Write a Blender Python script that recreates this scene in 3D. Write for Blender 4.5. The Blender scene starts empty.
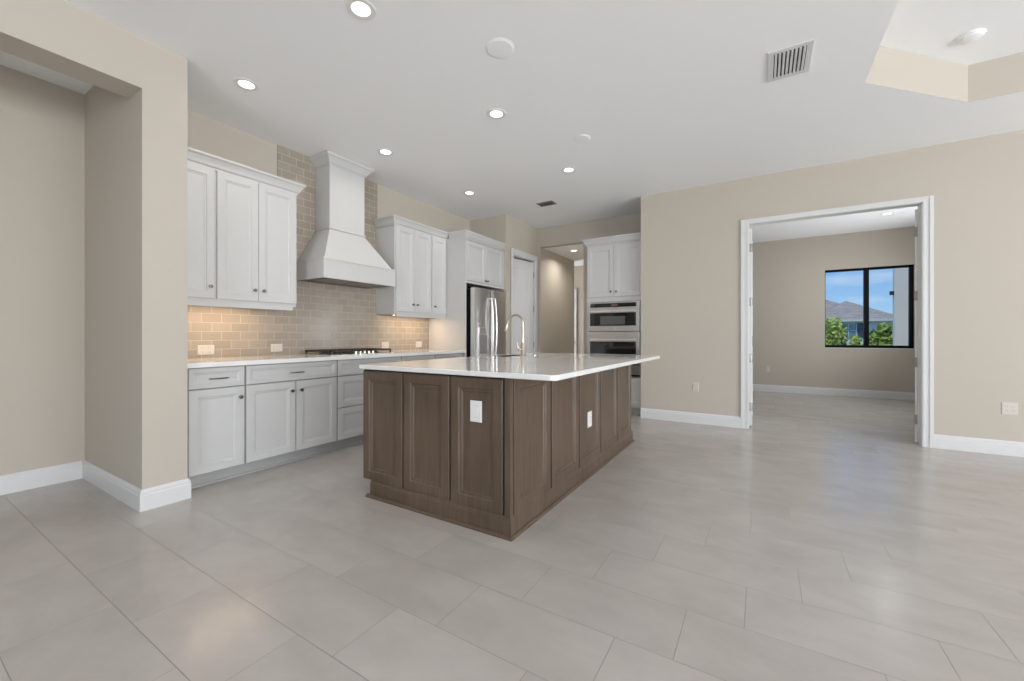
import bpy, bmesh, math, random
from mathutils import Vector, Matrix

S = bpy.context.scene
COL = S.collection
PI = math.pi

# ---------------------------------------------------------------- camera
cd = bpy.data.cameras.new('camera'); cam = bpy.data.objects.new('camera', cd); COL.objects.link(cam)
cam.location = (0, 0, 1.125)
cam.rotation_euler = (PI/2, 0, math.radians(31.487-90))
cd.sensor_width = 36; cd.lens = 409.4/1024*36; cd.shift_y = -4.4/1024
cd.clip_start = .05; cd.clip_end = 300
S.camera = cam
S.view_settings.view_transform = 'Standard'; S.view_settings.look = 'None'
S.view_settings.gamma = 1; S.view_settings.use_curve_mapping = False
S.view_settings.exposure = 0.07
S.cycles.use_denoising = True
S.cycles.max_bounces = 10; S.cycles.diffuse_bounces = 7
S.cycles.sample_clamp_indirect = 6

# ---------------------------------------------------------------- sky
def nn(nt, t, **k):
    n = nt.nodes.new(t)
    for a, b in k.items(): setattr(n, a, b)
    return n
W = bpy.data.worlds.new('sky'); S.world = W; W.use_nodes = True
nt = W.node_tree; nt.nodes.clear(); L = nt.links
tc = nn(nt, 'ShaderNodeTexCoord'); sx = nn(nt, 'ShaderNodeSeparateXYZ'); L.new(tc.outputs['Generated'], sx.inputs[0])
rp = nn(nt, 'ShaderNodeValToRGB'); cr = rp.color_ramp
cr.elements[0].position = 0; cr.elements[0].color = (.50, .70, .90, 1)
cr.elements[1].position = .12; cr.elements[1].color = (.22, .46, .84, 1)
e = cr.elements.new(.05); e.color = (.36, .60, .90, 1)
e = cr.elements.new(.6); e.color = (.12, .28, .66, 1)
L.new(sx.outputs[2], rp.inputs[0])
mp = nn(nt, 'ShaderNodeMapping'); mp.inputs['Scale'].default_value = (3, 3, 14); L.new(tc.outputs['Generated'], mp.inputs[0])
no = nn(nt, 'ShaderNodeTexNoise'); no.inputs['Scale'].default_value = 2.3; no.inputs['Detail'].default_value = 5; L.new(mp.outputs[0], no.inputs[0])
r2 = nn(nt, 'ShaderNodeValToRGB'); r2.color_ramp.elements[0].position = .50; r2.color_ramp.elements[1].position = .8
r2.color_ramp.elements[1].color = (.7, .7, .7, 1)
L.new(no.outputs[0], r2.inputs[0])
mx = nn(nt, 'ShaderNodeMix', data_type='RGBA'); L.new(r2.outputs[0], mx.inputs[0]); L.new(rp.outputs[0], mx.inputs[6]); mx.inputs[7].default_value = (.78, .86, .95, 1)
bg = nn(nt, 'ShaderNodeBackground'); bg.inputs[1].default_value = 1.0; L.new(mx.outputs[2], bg.inputs[0])
wo = nn(nt, 'ShaderNodeOutputWorld'); L.new(bg.outputs[0], wo.inputs[0])

def sun():
    d = bpy.data.lights.new('sun', 'SUN'); d.energy = 2.2; d.angle = .01; d.color = (1, .95, .86)
    o = bpy.data.objects.new('sun', d); COL.objects.link(o)
    o.rotation_euler = Vector((.35, -.18, -.75)).to_track_quat('-Z', 'Y').to_euler()
sun()
def area(name, loc, aim, sx_, sy_, e, col=(1, 1, 1)):
    d = bpy.data.lights.new(name, 'AREA'); d.shape = 'RECTANGLE'; d.size = sx_; d.size_y = sy_; d.energy = e; d.color = col
    o = bpy.data.objects.new(name, d); COL.objects.link(o); o.location = loc
    o.rotation_euler = Vector(aim).to_track_quat('-Z', 'Z').to_euler()
    return o
# daylight through the living room's sliders behind the camera, then three added fill lamps
area('slider_daylight', (.4, -7.95, 1.35), (0, 1, .38), 7.2, 2.4, 530, (.96, .98, 1))
area('rear_fill', (-5.05, -1.2, 1.35), (1, 0, .4), 7.4, 2.4, 380, (.965, .985, 1))  # unseen lamp added as frontal fill for faces turned to the camera
area('study_fill', (7.9, -3.15, 1.35), (0, 1, .3), 1.8, 1.3, 50, (.95, .975, 1)).data.spread = math.radians(125)  # unseen lamp added to brighten the study
area('foyer_fill', (9.3, 5.8, 1.6), (0, -1, .2), 1.6, 2.0, 62, (.97, .98, 1))  # unseen lamp added to brighten the hall and foyer

# ---------------------------------------------------------------- materials
def mat(name, col, rough=.5, metal=0, spec=.5, noise=0, nscale=6, bump=0, bscale=120, coat=0, aniso=False):
    m = bpy.data.materials.new(name); m.use_nodes = True; t = m.node_tree; b = t.nodes['Principled BSDF']
    b.inputs['Base Color'].default_value = (*col, 1); b.inputs['Roughness'].default_value = rough; b.inputs['Metallic'].default_value = metal
    b.inputs['Specular IOR Level'].default_value = spec; b.inputs['Coat Weight'].default_value = coat
    c = nn(t, 'ShaderNodeTexCoord')
    if noise:
        n = nn(t, 'ShaderNodeTexNoise'); n.inputs['Scale'].default_value = nscale; n.inputs['Detail'].default_value = 4
        if aniso:
            mpp = nn(t, 'ShaderNodeMapping'); mpp.inputs['Scale'].default_value = aniso; t.links.new(c.outputs['Object'], mpp.inputs[0]); t.links.new(mpp.outputs[0], n.inputs[0])
        else: t.links.new(c.outputs['Object'], n.inputs[0])
        r = nn(t, 'ShaderNodeValToRGB'); r.color_ramp.elements[0].position = .3; r.color_ramp.elements[1].position = .7
        r.color_ramp.elements[0].color = (*[v*(1-noise) for v in col], 1); r.color_ramp.elements[1].color = (*[min(1, v*(1+noise)) for v in col], 1)
        t.links.new(n.outputs[0], r.inputs[0]); t.links.new(r.outputs[0], b.inputs['Base Color'])
    if bump:
        n = nn(t, 'ShaderNodeTexNoise'); n.inputs['Scale'].default_value = bscale; n.inputs['Detail'].default_value = 3; t.links.new(c.outputs['Object'], n.inputs[0])
        bp = nn(t, 'ShaderNodeBump'); bp.inputs['Strength'].default_value = bump; bp.inputs['Distance'].default_value = .002
        t.links.new(n.outputs[0], bp.inputs['Height']); t.links.new(bp.outputs[0], b.inputs['Normal'])
    return m
def emit(name, col, st):
    m = bpy.data.materials.new(name); m.use_nodes = True; t = m.node_tree; t.nodes.clear()
    e = nn(t, 'ShaderNodeEmission'); e.inputs[0].default_value = (*col, 1); e.inputs[1].default_value = st
    o = nn(t, 'ShaderNodeOutputMaterial'); t.links.new(e.outputs[0], o.inputs[0]); return m
M = {}
M['wall'] = mat('wall_paint', (.515, .468, .402), .75, spec=.25, bump=.25, bscale=160)
M['ceil'] = mat('ceiling_paint', (.89, .90, .91), .85, spec=.2, bump=.25, bscale=140)
M['trim'] = mat('trim_paint', (.67, .67, .665), .35, spec=.4)
M['cab'] = mat('cabinet_paint', (.575, .57, .56), .38, spec=.4)
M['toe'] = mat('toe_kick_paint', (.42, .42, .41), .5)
M['gap'] = mat('cabinet_box_edge', (.30, .29, .28), .6)
M['quartz'] = mat('quartz', (.80, .795, .78), .08, spec=.5, noise=.03, nscale=4)
M['steel'] = mat('stainless_steel', (.68, .67, .66), .28, 1, noise=.06, nscale=3, aniso=(1, 1, 60))
M['steel2'] = mat('bright_steel', (.88, .87, .86), .33, 1)
M['nickel'] = mat('brushed_nickel', (.62, .54, .45), .28, 1)
M['silver'] = mat('silver_paint', (.62, .62, .61), .4)
M['pewter'] = mat('pewter_hardware', (.20, .18, .165), .32, 1)
M['hinge'] = mat('hinge_metal', (.33, .32, .31), .35, .9)
M['black'] = mat('black_enamel', (.012, .012, .012), .3)
M['basin'] = mat('dark_basin', (.06, .058, .055), .4)
M['iron'] = mat('cast_iron', (.035, .026, .02), .5)
M['ovglass'] = mat('oven_glass', (.012, .012, .013), .05, spec=.8)
M['screen'] = mat('oven_window', (.10, .10, .10), .12, spec=.6)
M['dark'] = mat('dark_void', (.03, .03, .03), .8)
M['plate'] = mat('outlet_plastic', (.80, .79, .77), .35)
M['almond'] = mat('almond_plastic', (.62, .58, .52), .4)
M['slot'] = mat('outlet_slots', (.25, .24, .23), .5)
M['winframe'] = mat('black_window_frame', (.004, .005, .006), .5, spec=.15)
M['lens'] = emit('downlight_lens', (1, .98, .94), 3)
M['ledstrip'] = emit('led_strip', (1, .74, .48), 5.5)
M['display'] = emit('oven_display_glow', (.8, .55, .5), .25)
M['stucco'] = mat('stucco', (.85, .84, .84), .8, bump=.4, bscale=60)
M['hwall'] = mat('house_stucco', (.72, .76, .80), .8)
M['hroof'] = None
M['shut'] = mat('shutter_navy', (.05, .08, .13), .6)
M['hglass'] = mat('house_glass', (.12, .25, .36), .15, spec=.8)
M['lawn'] = mat('lawn_grass', (.10, .16, .05), .9, noise=.4, nscale=2)
M['bark'] = mat('bark', (.12, .08, .05), .9)
M['leafA'] = mat('leaf_green', (.34, .44, .08), .6, noise=.45, nscale=3)
M['leafB'] = mat('leaf_dark', (.24, .33, .06), .6, noise=.45, nscale=3)

def wood():
    m = bpy.data.materials.new('stained_maple'); m.use_nodes = True; t = m.node_tree; b = t.nodes['Principled BSDF']
    c = nn(t, 'ShaderNodeTexCoord'); mpp = nn(t, 'ShaderNodeMapping'); mpp.inputs['Scale'].default_value = (14, 14, 1.1)
    t.links.new(c.outputs['Object'], mpp.inputs[0])
    n1 = nn(t, 'ShaderNodeTexNoise'); n1.inputs['Scale'].default_value = 3; n1.inputs['Detail'].default_value = 6; t.links.new(mpp.outputs[0], n1.inputs[0])
    n2 = nn(t, 'ShaderNodeTexNoise'); n2.inputs['Scale'].default_value = 2.2; n2.inputs['Detail'].default_value = 3; t.links.new(c.outputs['Object'], n2.inputs[0])
    a = nn(t, 'ShaderNodeMath', operation='MULTIPLY_ADD'); a.inputs[1].default_value = .5; t.links.new(n1.outputs[0], a.inputs[0])
    h = nn(t, 'ShaderNodeMath', operation='MULTIPLY'); h.inputs[1].default_value = .5; t.links.new(n2.outputs[0], h.inputs[0]); t.links.new(h.outputs[0], a.inputs[2])
    r = nn(t, 'ShaderNodeValToRGB'); r.color_ramp.elements[0].position = .3; r.color_ramp.elements[1].position = .72
    r.color_ramp.elements[0].color = (.070, .046, .029, 1); r.color_ramp.elements[1].color = (.150, .105, .071, 1)
    t.links.new(a.outputs[0], r.inputs[0]); t.links.new(r.outputs[0], b.inputs['Base Color'])
    b.inputs['Roughness'].default_value = .42; b.inputs['Specular IOR Level'].default_value = .5
    return m
M['wood'] = wood()
M['gapshade'] = mat('painted_gap_shade', (.022, .015, .010), .6, spec=.2)  # paints shade into the gaps between the island's side panels
M['woodshade'] = mat('maple_painted_shade', (.012, .009, .007), .7)  # near-black carcass colour, so the gaps between panels look shaded

def math_(t, op, a, b=None, c=None):
    n = nn(t, 'ShaderNodeMath', operation=op)
    for i, v in enumerate((a, b, c)):
        if v is None: continue
        if isinstance(v, (int, float)): n.inputs[i].default_value = v
        else: t.links.new(v, n.inputs[i])
    return n.outputs[0]
def floor_mat():
    """12x24 inch porcelain planks running along Y, each row stepped on by a third of a tile."""
    m = bpy.data.materials.new('porcelain_tile'); m.use_nodes = True; t = m.node_tree; b = t.nodes['Principled BSDF']; K = t.links
    c = nn(t, 'ShaderNodeTexCoord'); s = nn(t, 'ShaderNodeSeparateXYZ'); K.new(c.outputs['Object'], s.inputs[0])
    RW, TL, SH = .3045, .613, .2046
    u = math_(t, 'DIVIDE', math_(t, 'SUBTRACT', s.outputs[0], 2.722), RW)
    k = math_(t, 'FLOOR', u); fu = math_(t, 'FRACT', u)
    v = math_(t, 'DIVIDE', math_(t, 'ADD', math_(t, 'SUBTRACT', s.outputs[1], .061), math_(t, 'MULTIPLY', k, SH)), TL)
    kv = math_(t, 'FLOOR', v); fv = math_(t, 'FRACT', v)
    du = math_(t, 'MULTIPLY', math_(t, 'MINIMUM', fu, math_(t, 'SUBTRACT', 1, fu)), RW)
    dv = math_(t, 'MULTIPLY', math_(t, 'MINIMUM', fv, math_(t, 'SUBTRACT', 1, fv)), TL)
    d = math_(t, 'MINIMUM', du, dv)
    mr = nn(t, 'ShaderNodeMapRange', interpolation_type='SMOOTHSTEP'); K.new(d, mr.inputs[0]); mr.inputs[1].default_value = .0008; mr.inputs[2].default_value = .0022
    tile = mr.outputs[0]
    cb = nn(t, 'ShaderNodeCombineXYZ'); K.new(k, cb.inputs[0]); K.new(kv, cb.inputs[1])
    wn = nn(t, 'ShaderNodeTexWhiteNoise', noise_dimensions='3D'); K.new(cb.outputs[0], wn.inputs[0])
    off = nn(t, 'ShaderNodeVectorMath', operation='SCALE'); K.new(wn.outputs['Color'], off.inputs[0]); off.inputs['Scale'].default_value = .35
    ad = nn(t, 'ShaderNodeVectorMath', operation='ADD'); K.new(c.outputs['Object'], ad.inputs[0]); K.new(off.outputs[0], ad.inputs[1])
    mpp = nn(t, 'ShaderNodeMapping'); mpp.inputs['Scale'].default_value = (2.2, 1.2, 1); K.new(ad.outputs[0], mpp.inputs[0])
    n = nn(t, 'ShaderNodeTexNoise'); n.inputs['Scale'].default_value = 1.9; n.inputs['Detail'].default_value = 9; n.inputs['Roughness'].default_value = .6; n.inputs['Distortion'].default_value = .25; K.new(mpp.outputs[0], n.inputs[0])
    r = nn(t, 'ShaderNodeValToRGB'); K.new(n.outputs[0], r.inputs[0])
    r.color_ramp.elements[0].position = .32; r.color_ramp.elements[0].color = (.435, .402, .374, 1)
    r.color_ramp.elements[1].position = .68; r.color_ramp.elements[1].color = (.50, .466, .436, 1)
    hv = nn(t, 'ShaderNodeHueSaturation'); K.new(r.outputs[0], hv.inputs['Color'])
    K.new(math_(t, 'MULTIPLY_ADD', wn.outputs['Value'], .025, .988), hv.inputs['Value'])
    mx = nn(t, 'ShaderNodeMix', data_type='RGBA'); K.new(tile, mx.inputs[0]); mx.inputs[6].default_value = (.27, .245, .22, 1); K.new(hv.outputs[0], mx.inputs[7])
    K.new(mx.outputs[2], b.inputs['Base Color'])
    rr = math_(t, 'MULTIPLY_ADD', n.outputs[0], .10, .17); rr2 = nn(t, 'ShaderNodeMix', data_type='FLOAT'); K.new(tile, rr2.inputs[0]); rr2.inputs[2].default_value = .7; K.new(rr, rr2.inputs[3])
    K.new(rr2.outputs[0], b.inputs['Roughness'])
    bp = nn(t, 'ShaderNodeBump'); bp.inputs['Strength'].default_value = .35; bp.inputs['Distance'].default_value = .0015; K.new(tile, bp.inputs['Height']); K.new(bp.outputs[0], b.inputs['Normal'])
    b.inputs['Specular IOR Level'].default_value = .62
    return m
M['floor'] = floor_mat()
def subway():
    m = bpy.data.materials.new('subway_tile'); m.use_nodes = True; t = m.node_tree; b = t.nodes['Principled BSDF']; K = t.links
    c = nn(t, 'ShaderNodeTexCoord'); s = nn(t, 'ShaderNodeSeparateXYZ'); K.new(c.outputs['Object'], s.inputs[0])
    cb = nn(t, 'ShaderNodeCombineXYZ'); K.new(s.outputs[0], cb.inputs[0]); K.new(math_(t, 'SUBTRACT', s.outputs[2], .931), cb.inputs[1])
    br = nn(t, 'ShaderNodeTexBrick'); K.new(cb.outputs[0], br.inputs[0])
    br.inputs['Scale'].default_value = 1; br.inputs['Brick Width'].default_value = .1545; br.inputs['Row Height'].default_value = .0785
    br.inputs['Mortar Size'].default_value = .0022; br.inputs['Mortar Smooth'].default_value = .3
    br.inputs['Color1'].default_value = (.32, .275, .225, 1); br.inputs['Color2'].default_value = (.37, .32, .265, 1); br.inputs['Mortar'].default_value = (.56, .50, .42, 1)
    K.new(br.outputs[0], b.inputs['Base Color'])
    b.inputs['Roughness'].default_value = .22
    rr = math_(t, 'MULTIPLY_ADD', br.outputs['Fac'], .5, .2); K.new(rr, b.inputs['Roughness'])
    bp = nn(t, 'ShaderNodeBump', invert=True); bp.inputs['Strength'].default_value = .5; bp.inputs['Distance'].default_value = .0015; K.new(br.outputs['Fac'], bp.inputs['Height']); K.new(bp.outputs[0], b.inputs['Normal'])
    return m
M['subway'] = subway()
def rooftile():
    m = bpy.data.materials.new('roof_tile'); m.use_nodes = True; t = m.node_tree; b = t.nodes['Principled BSDF']; K = t.links
    c = nn(t, 'ShaderNodeTexCoord'); s = nn(t, 'ShaderNodeSeparateXYZ'); K.new(c.outputs['Object'], s.inputs[0])
    cb = nn(t, 'ShaderNodeCombineXYZ'); K.new(s.outputs[1], cb.inputs[0]); K.new(s.outputs[2], cb.inputs[1])
    br = nn(t, 'ShaderNodeTexBrick'); K.new(cb.outputs[0], br.inputs[0]); br.inputs['Scale'].default_value = 1
    br.inputs['Brick Width'].default_value = .5; br.inputs['Row Height'].default_value = .16; br.inputs['Mortar Size'].default_value = .015
    br.inputs['Color1'].default_value = (.31, .285, .265, 1); br.inputs['Color2'].default_value = (.40, .37, .345, 1); br.inputs['Mortar'].default_value = (.17, .16, .15, 1)
    K.new(br.outputs[0], b.inputs['Base Color']); b.inputs['Roughness'].default_value = .8
    return m
M['hroof'] = rooftile()
def pane_mat():
    m = bpy.data.materials.new('window_glass'); m.use_nodes = True; t = m.node_tree; t.nodes.clear()
    fr = nn(t, 'ShaderNodeFresnel'); fr.inputs[0].default_value = 1.45
    tr = nn(t, 'ShaderNodeBsdfTransparent'); gl = nn(t, 'ShaderNodeBsdfGlossy'); gl.inputs['Roughness'].default_value = .01
    tr.inputs[0].default_value = (.96, .98, .98, 1)
    ms = nn(t, 'ShaderNodeMixShader'); o = nn(t, 'ShaderNodeOutputMaterial')
    t.links.new(fr.outputs[0], ms.inputs[0]); t.links.new(tr.outputs[0], ms.inputs[1]); t.links.new(gl.outputs[0], ms.inputs[2]); t.links.new(ms.outputs[0], o.inputs[0])
    return m
M['pane'] = pane_mat()

# ---------------------------------------------------------------- mesh helpers
def frame(face):
    """Matrix taking a front (local x across, z up, front towards -y) to a wall side. face: '-y' or '-x'."""
    return Matrix.Rotation({'-y': 0, '-x': -PI/2, '+x': PI/2, '+y': PI}[face], 4, 'Z')
class MB:
    def __init__(s): s.bm = bmesh.new()
    def box(s, x0, x1, y0, y1, z0, z1, bev=0, T=None):
        b = bmesh.new(); r = bmesh.ops.create_cube(b, size=1)
        for v in b.verts: v.co = Vector(((x0+x1)/2+v.co.x*(x1-x0), (y0+y1)/2+v.co.y*(y1-y0), (z0+z1)/2+v.co.z*(z1-z0)))
        if bev: bmesh.ops.bevel(b, geom=b.edges[:], offset=bev, segments=2, profile=.7, affect='EDGES')
        s.add(b, T); return s
    def add(s, b, T=None):
        if T is not None: bmesh.ops.transform(b, matrix=T, verts=b.verts)
        me = bpy.data.meshes.new('tmp'); b.to_mesh(me); b.free(); s.bm.from_mesh(me); bpy.data.meshes.remove(me)
    def cyl(s, p0, p1, r0, r1=None, seg=20, T=None):
        p0 = Vector(p0); p1 = Vector(p1); d = p1-p0; b = bmesh.new()
        bmesh.ops.create_cone(b, cap_ends=True, segments=seg, radius1=r0, radius2=r0 if r1 is None else r1, depth=d.length)
        Q = d.to_track_quat('Z', 'Y').to_matrix().to_4x4(); bmesh.ops.transform(b, matrix=Matrix.Translation((p0+p1)/2) @ Q, verts=b.verts)
        s.add(b, T); return s
    def lathe(s, prof, seg=28, T=None):
        """prof: (r, z) list, closed on the axis; spun about z."""
        b = bmesh.new(); rings = []
        for r, z in prof:
            if r < 1e-6: rings.append([b.verts.new((0, 0, z))])
            else: rings.append([b.verts.new((r*math.cos(2*PI*i/seg), r*math.sin(2*PI*i/seg), z)) for i in range(seg)])
        for a, c in zip(rings, rings[1:]):
            for i in range(seg):
                j = (i+1) % seg
                q = [a[i % len(a)], a[j % len(a)], c[j % len(c)], c[i % len(c)]]
                q = list(dict.fromkeys(q))
                if len(q) > 2:
                    try: b.faces.new(q)
                    except ValueError: pass
        bmesh.ops.recalc_face_normals(b, faces=b.faces); s.add(b, T); return s
    def tube(s, pts, r, seg=12, T=None):
        pts = [Vector(p) for p in pts]; b = bmesh.new(); rings = []
        rs = r if isinstance(r, (list, tuple)) else [r]*len(pts)
        up = Vector((0, 0, 1)); prev = None
        for i, p in enumerate(pts):
            d = (pts[min(i+1, len(pts)-1)]-pts[max(i-1, 0)]).normalized()
            if prev is None:
                a = d.orthogonal().normalized()
            else:
                a = (prev-d*prev.dot(d)).normalized()
            prev = a; c = d.cross(a)
            rings.append([b.verts.new(p+(a*math.cos(2*PI*k/seg)+c*math.sin(2*PI*k/seg))*rs[i]) for k in range(seg)])
        for a, c in zip(rings, rings[1:]):
            for k in range(seg): b.faces.new([a[k], a[(k+1) % seg], c[(k+1) % seg], c[k]])
        b.faces.new(rings[0][::-1]); b.faces.new(rings[-1]); bmesh.ops.recalc_face_normals(b, faces=b.faces); s.add(b, T); return s
    def sweep(s, path, prof, closed=False, T=None, outside=1):
        """Extrude a profile (o, z) along a horizontal polyline with mitred corners; o is the offset to the path's right-hand side."""
        P = [Vector(p) for p in path]; n = len(P); b = bmesh.new(); rings = []
        for i in range(n):
            def seg(a, c): d = (P[c]-P[a]); d.z = 0; d.normalize(); return Vector((d.y, -d.x, 0))
            if closed: n0 = seg((i-1) % n, i); n1 = seg(i, (i+1) % n)
            else:
                n0 = seg(i-1, i) if i > 0 else None; n1 = seg(i, i+1) if i < n-1 else None
                n0 = n0 if n0 is not None else n1; n1 = n1 if n1 is not None else n0
            m = (n0+n1); m = m/(1+n0.dot(n1))
            rings.append([b.verts.new(P[i]+m*o*outside+Vector((0, 0, z))) for o, z in prof])
        k = len(prof); rr = list(zip(rings, rings[1:])) + ([(rings[-1], rings[0])] if closed else [])
        for a, c in rr:
            for j in range(k): b.faces.new([a[j], a[(j+1) % k], c[(j+1) % k], c[j]])
        if not closed: b.faces.new(rings[0]); b.faces.new(rings[-1][::-1])
        bmesh.ops.recalc_face_normals(b, faces=b.faces); s.add(b, T); return s
    def front(s, x0, x1, z0, z1, y, t, rings, T=None):
        """A cabinet front in the xz plane: its back at y, facing -y; rings = (inset, depth of the face there)."""
        b = bmesh.new(); R = []
        for ins, dep in rings:
            R.append([b.verts.new((a, y-dep, c)) for a, c in ((x0+ins, z0+ins), (x1-ins, z0+ins), (x1-ins, z1-ins), (x0+ins, z1-ins))])
        for a, c in zip(R, R[1:]):
            for k in range(4): b.faces.new([a[k], a[(k+1) % 4], c[(k+1) % 4], c[k]])
        b.faces.new(R[0][::-1]); b.faces.new(R[-1]); bmesh.ops.recalc_face_normals(b, faces=b.faces); s.add(b, T); return s
    def poly(s, pts, z0, z1, T=None):
        b = bmesh.new(); lo = [b.verts.new((x, y, z0)) for x, y in pts]; hi = [b.verts.new((x, y, z1)) for x, y in pts]; n = len(pts)
        b.faces.new(lo); b.faces.new(hi)
        for i in range(n): b.faces.new([lo[i], lo[(i+1) % n], hi[(i+1) % n], hi[i]])
        bmesh.ops.recalc_face_normals(b, faces=b.faces); s.add(b, T); return s
    def faces(s, V, F, T=None):
        b = bmesh.new(); vs = [b.verts.new(v) for v in V]
        for f in F: b.faces.new([vs[i] for i in f])
        bmesh.ops.recalc_face_normals(b, faces=b.faces); s.add(b, T); return s
ORG = {}
def obj(name, mb, m, parent=None, smooth=False, label=None):
    """Link a mesh built in world coordinates as one object; under a thing it is stored relative to that thing's base."""
    bm = mb.bm if isinstance(mb, MB) else mb
    org = ORG.get(parent.name, Vector((0, 0, 0))) if parent else Vector((0, 0, 0))
    if parent: bmesh.ops.translate(bm, vec=-org, verts=bm.verts)
    if smooth:
        for f in bm.faces: f.smooth = True
        for e in bm.edges:
            if len(e.link_faces) == 2 and e.calc_face_angle(0) > math.radians(35): e.smooth = False
    me = bpy.data.meshes.new(name); bm.to_mesh(me); bm.free(); me.materials.append(m)
    o = bpy.data.objects.new(name, me); COL.objects.link(o)
    if parent: o.parent = parent; ORG[o.name] = org
    if label: o['label'] = label
    return o
def thing(name, label, cat, loc=(0, 0, 0), group=None):
    o = bpy.data.objects.new(name, None); COL.objects.link(o); o.location = loc; o.empty_display_size = .1
    o['label'] = label; o['category'] = cat
    if group: o['group'] = group
    ORG[o.name] = Vector(loc); return o
def tag(o, label, cat, group=None):
    o['label'] = label; o['category'] = cat
    if group: o['group'] = group
    return o
def single(name, mb, m, label, cat, group=None, loc=None, smooth=False):
    """A thing that is one mesh, its origin at its base."""
    bm = mb.bm; loc = Vector(loc or (0, 0, 0))
    if loc.length: bmesh.ops.translate(bm, vec=-loc, verts=bm.verts)
    o = obj(name, mb, m, smooth=smooth); o.location = loc
    return tag(o, label, cat, group)
def struct(name, mb, m, parent=None, smooth=False):
    o = obj(name, mb, m, parent, smooth)
    if not parent: o['kind'] = 'structure'
    return o
def dup(root, loc, label, group=None):
    r = root.copy(); COL.objects.link(r); r.location = loc; r['label'] = label
    if group: r['group'] = group
    for ch in list(root.children):
        c = ch.copy(); COL.objects.link(c); c.parent = r
        for g in ch.children:
            d = g.copy(); COL.objects.link(d); d.parent = c
    return r

H = 3.048
KY = 4.16        # kitchen wall
RX = 5.742       # right wall
# ---------------------------------------------------------------- room shell
struct('floor', MB().box(-5.3, 10.7, -8.3, 6.2, -.12, 0), M['floor'])
def ceiling():
    # main slab with the octagonal tray cut out of it
    tray = [(4.053, -.662), (4.83, -1.439), (4.83, -3.7), (4.053, -4.477), (.9, -4.477), (.123, -3.7), (.123, -1.439), (.9, -.662)]
    bm = bmesh.new()
    X0, X1, Y0, Y1 = -6.6, 9.95, -9.3, 6.2  # slab reaches past the rear walls, an overhang added to block sun
    out = [(X0, Y0), (X1, Y0), (X1, Y1), (X0, Y1)]
    def ring(pts, z): return [bm.verts.new((x, y, z)) for x, y in pts]
    for z in (H, H+.09):
        o = ring(out, z); t = ring(tray, z)
        es = [bm.edges.new((o[i], o[(i+1) % 4])) for i in range(4)] + [bm.edges.new((t[i], t[(i+1) % 8])) for i in range(8)]
        bmesh.ops.triangle_fill(bm, use_beauty=True, edges=es)
    bm.verts.ensure_lookup_table()
    for i in range(4): bm.faces.new([bm.verts[i], bm.verts[(i+1) % 4], bm.verts[12+(i+1) % 4], bm.verts[12+i]])
    bmesh.ops.recalc_face_normals(bm, faces=bm.faces)
    m = MB(); m.bm.free(); m.bm = bm
    c = struct('ceiling', m, M['ceil'])
    lid = MB().box(-.1, 5.05, -4.7, -.45, 3.353, 3.42); struct('ceiling_tray', lid, M['ceil'])
    w = MB(); n = len(tray)
    cx, cy = 2.4765, -2.57
    for i in range(n):
        a = Vector((*tray[i], 0)); b = Vector((*tray[(i+1) % n], 0)); d = (b-a).normalized(); nrm = Vector((d.y, -d.x, 0))
        if nrm.dot(Vector((cx, cy, 0))-a) > 0: nrm = -nrm
        q = [a, b, b+nrm*.08+d*.03, a+nrm*.08-d*.03]
        w.poly([(p.x, p.y) for p in q], H+.001, 3.352)
    struct('wall_tray', w, M['wall'])
ceiling()
struct('ceiling_foyer', MB().box(9.95, 10.7, 1.31, 6.2, H, H+.09), M['ceil'])
# kitchen wall, the stub that ends the opening on the left, the alcove behind it
struct('wall_back', MB().box(1.2, 5.62, KY, KY+.12, 0, H), M['wall'])
struct('wall_stub', MB().box(1.003, 1.247, 3.405, 4.725, 0, H), M['wall'])
struct('wall_header', MB().box(-1.2, 1.003, 3.405, 3.627, 2.72, H), M['wall'])
struct('wall_left', MB().box(-5.1, -1.2, 3.405, 3.627, 0, H), M['wall'])
struct('wall_alcove', MB().box(-2.2, 1.003, 4.605, 4.725, 0, H), M['wall'])
struct('wall_alcove_side', MB().box(-2.3, -2.2, 3.627, 4.725, 0, H), M['wall'])
# living room walls behind the camera, with the slider opening and one added for the fill lamp
m = MB(); m.box(-5.1, -3.3, -8.12, -8.0, 0, H); m.box(4.1, RX+.12, -8.12, -8.0, 0, H); m.box(-3.3, 4.1, -8.12, -8.0, 2.6, H)
struct('wall_rear', m, M['wall'])
m = MB(); m.box(-5.22, -5.1, -8.12, -5.0, 0, H); m.box(-5.22, -5.1, 2.6, 3.627, 0, H); m.box(-5.22, -5.1, -5.0, 2.6, 2.6, H)
struct('wall_side', m, M['wall'])
# right wall with the study's double door opening
DL, DR, DZ = .145, -1.383, 2.487
m = MB(); m.box(RX, RX+.12, DL, 1.434, 0, H); m.box(RX, RX+.12, -8.0, DR, 0, H); m.box(RX, RX+.12, DR, DL, DZ, H)
struct('wall_right', m, M['wall'])
struct('wall_oven_recess', MB().box(RX+.12, 6.5, 1.31, 1.434, 0, H), M['wall'])
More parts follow.
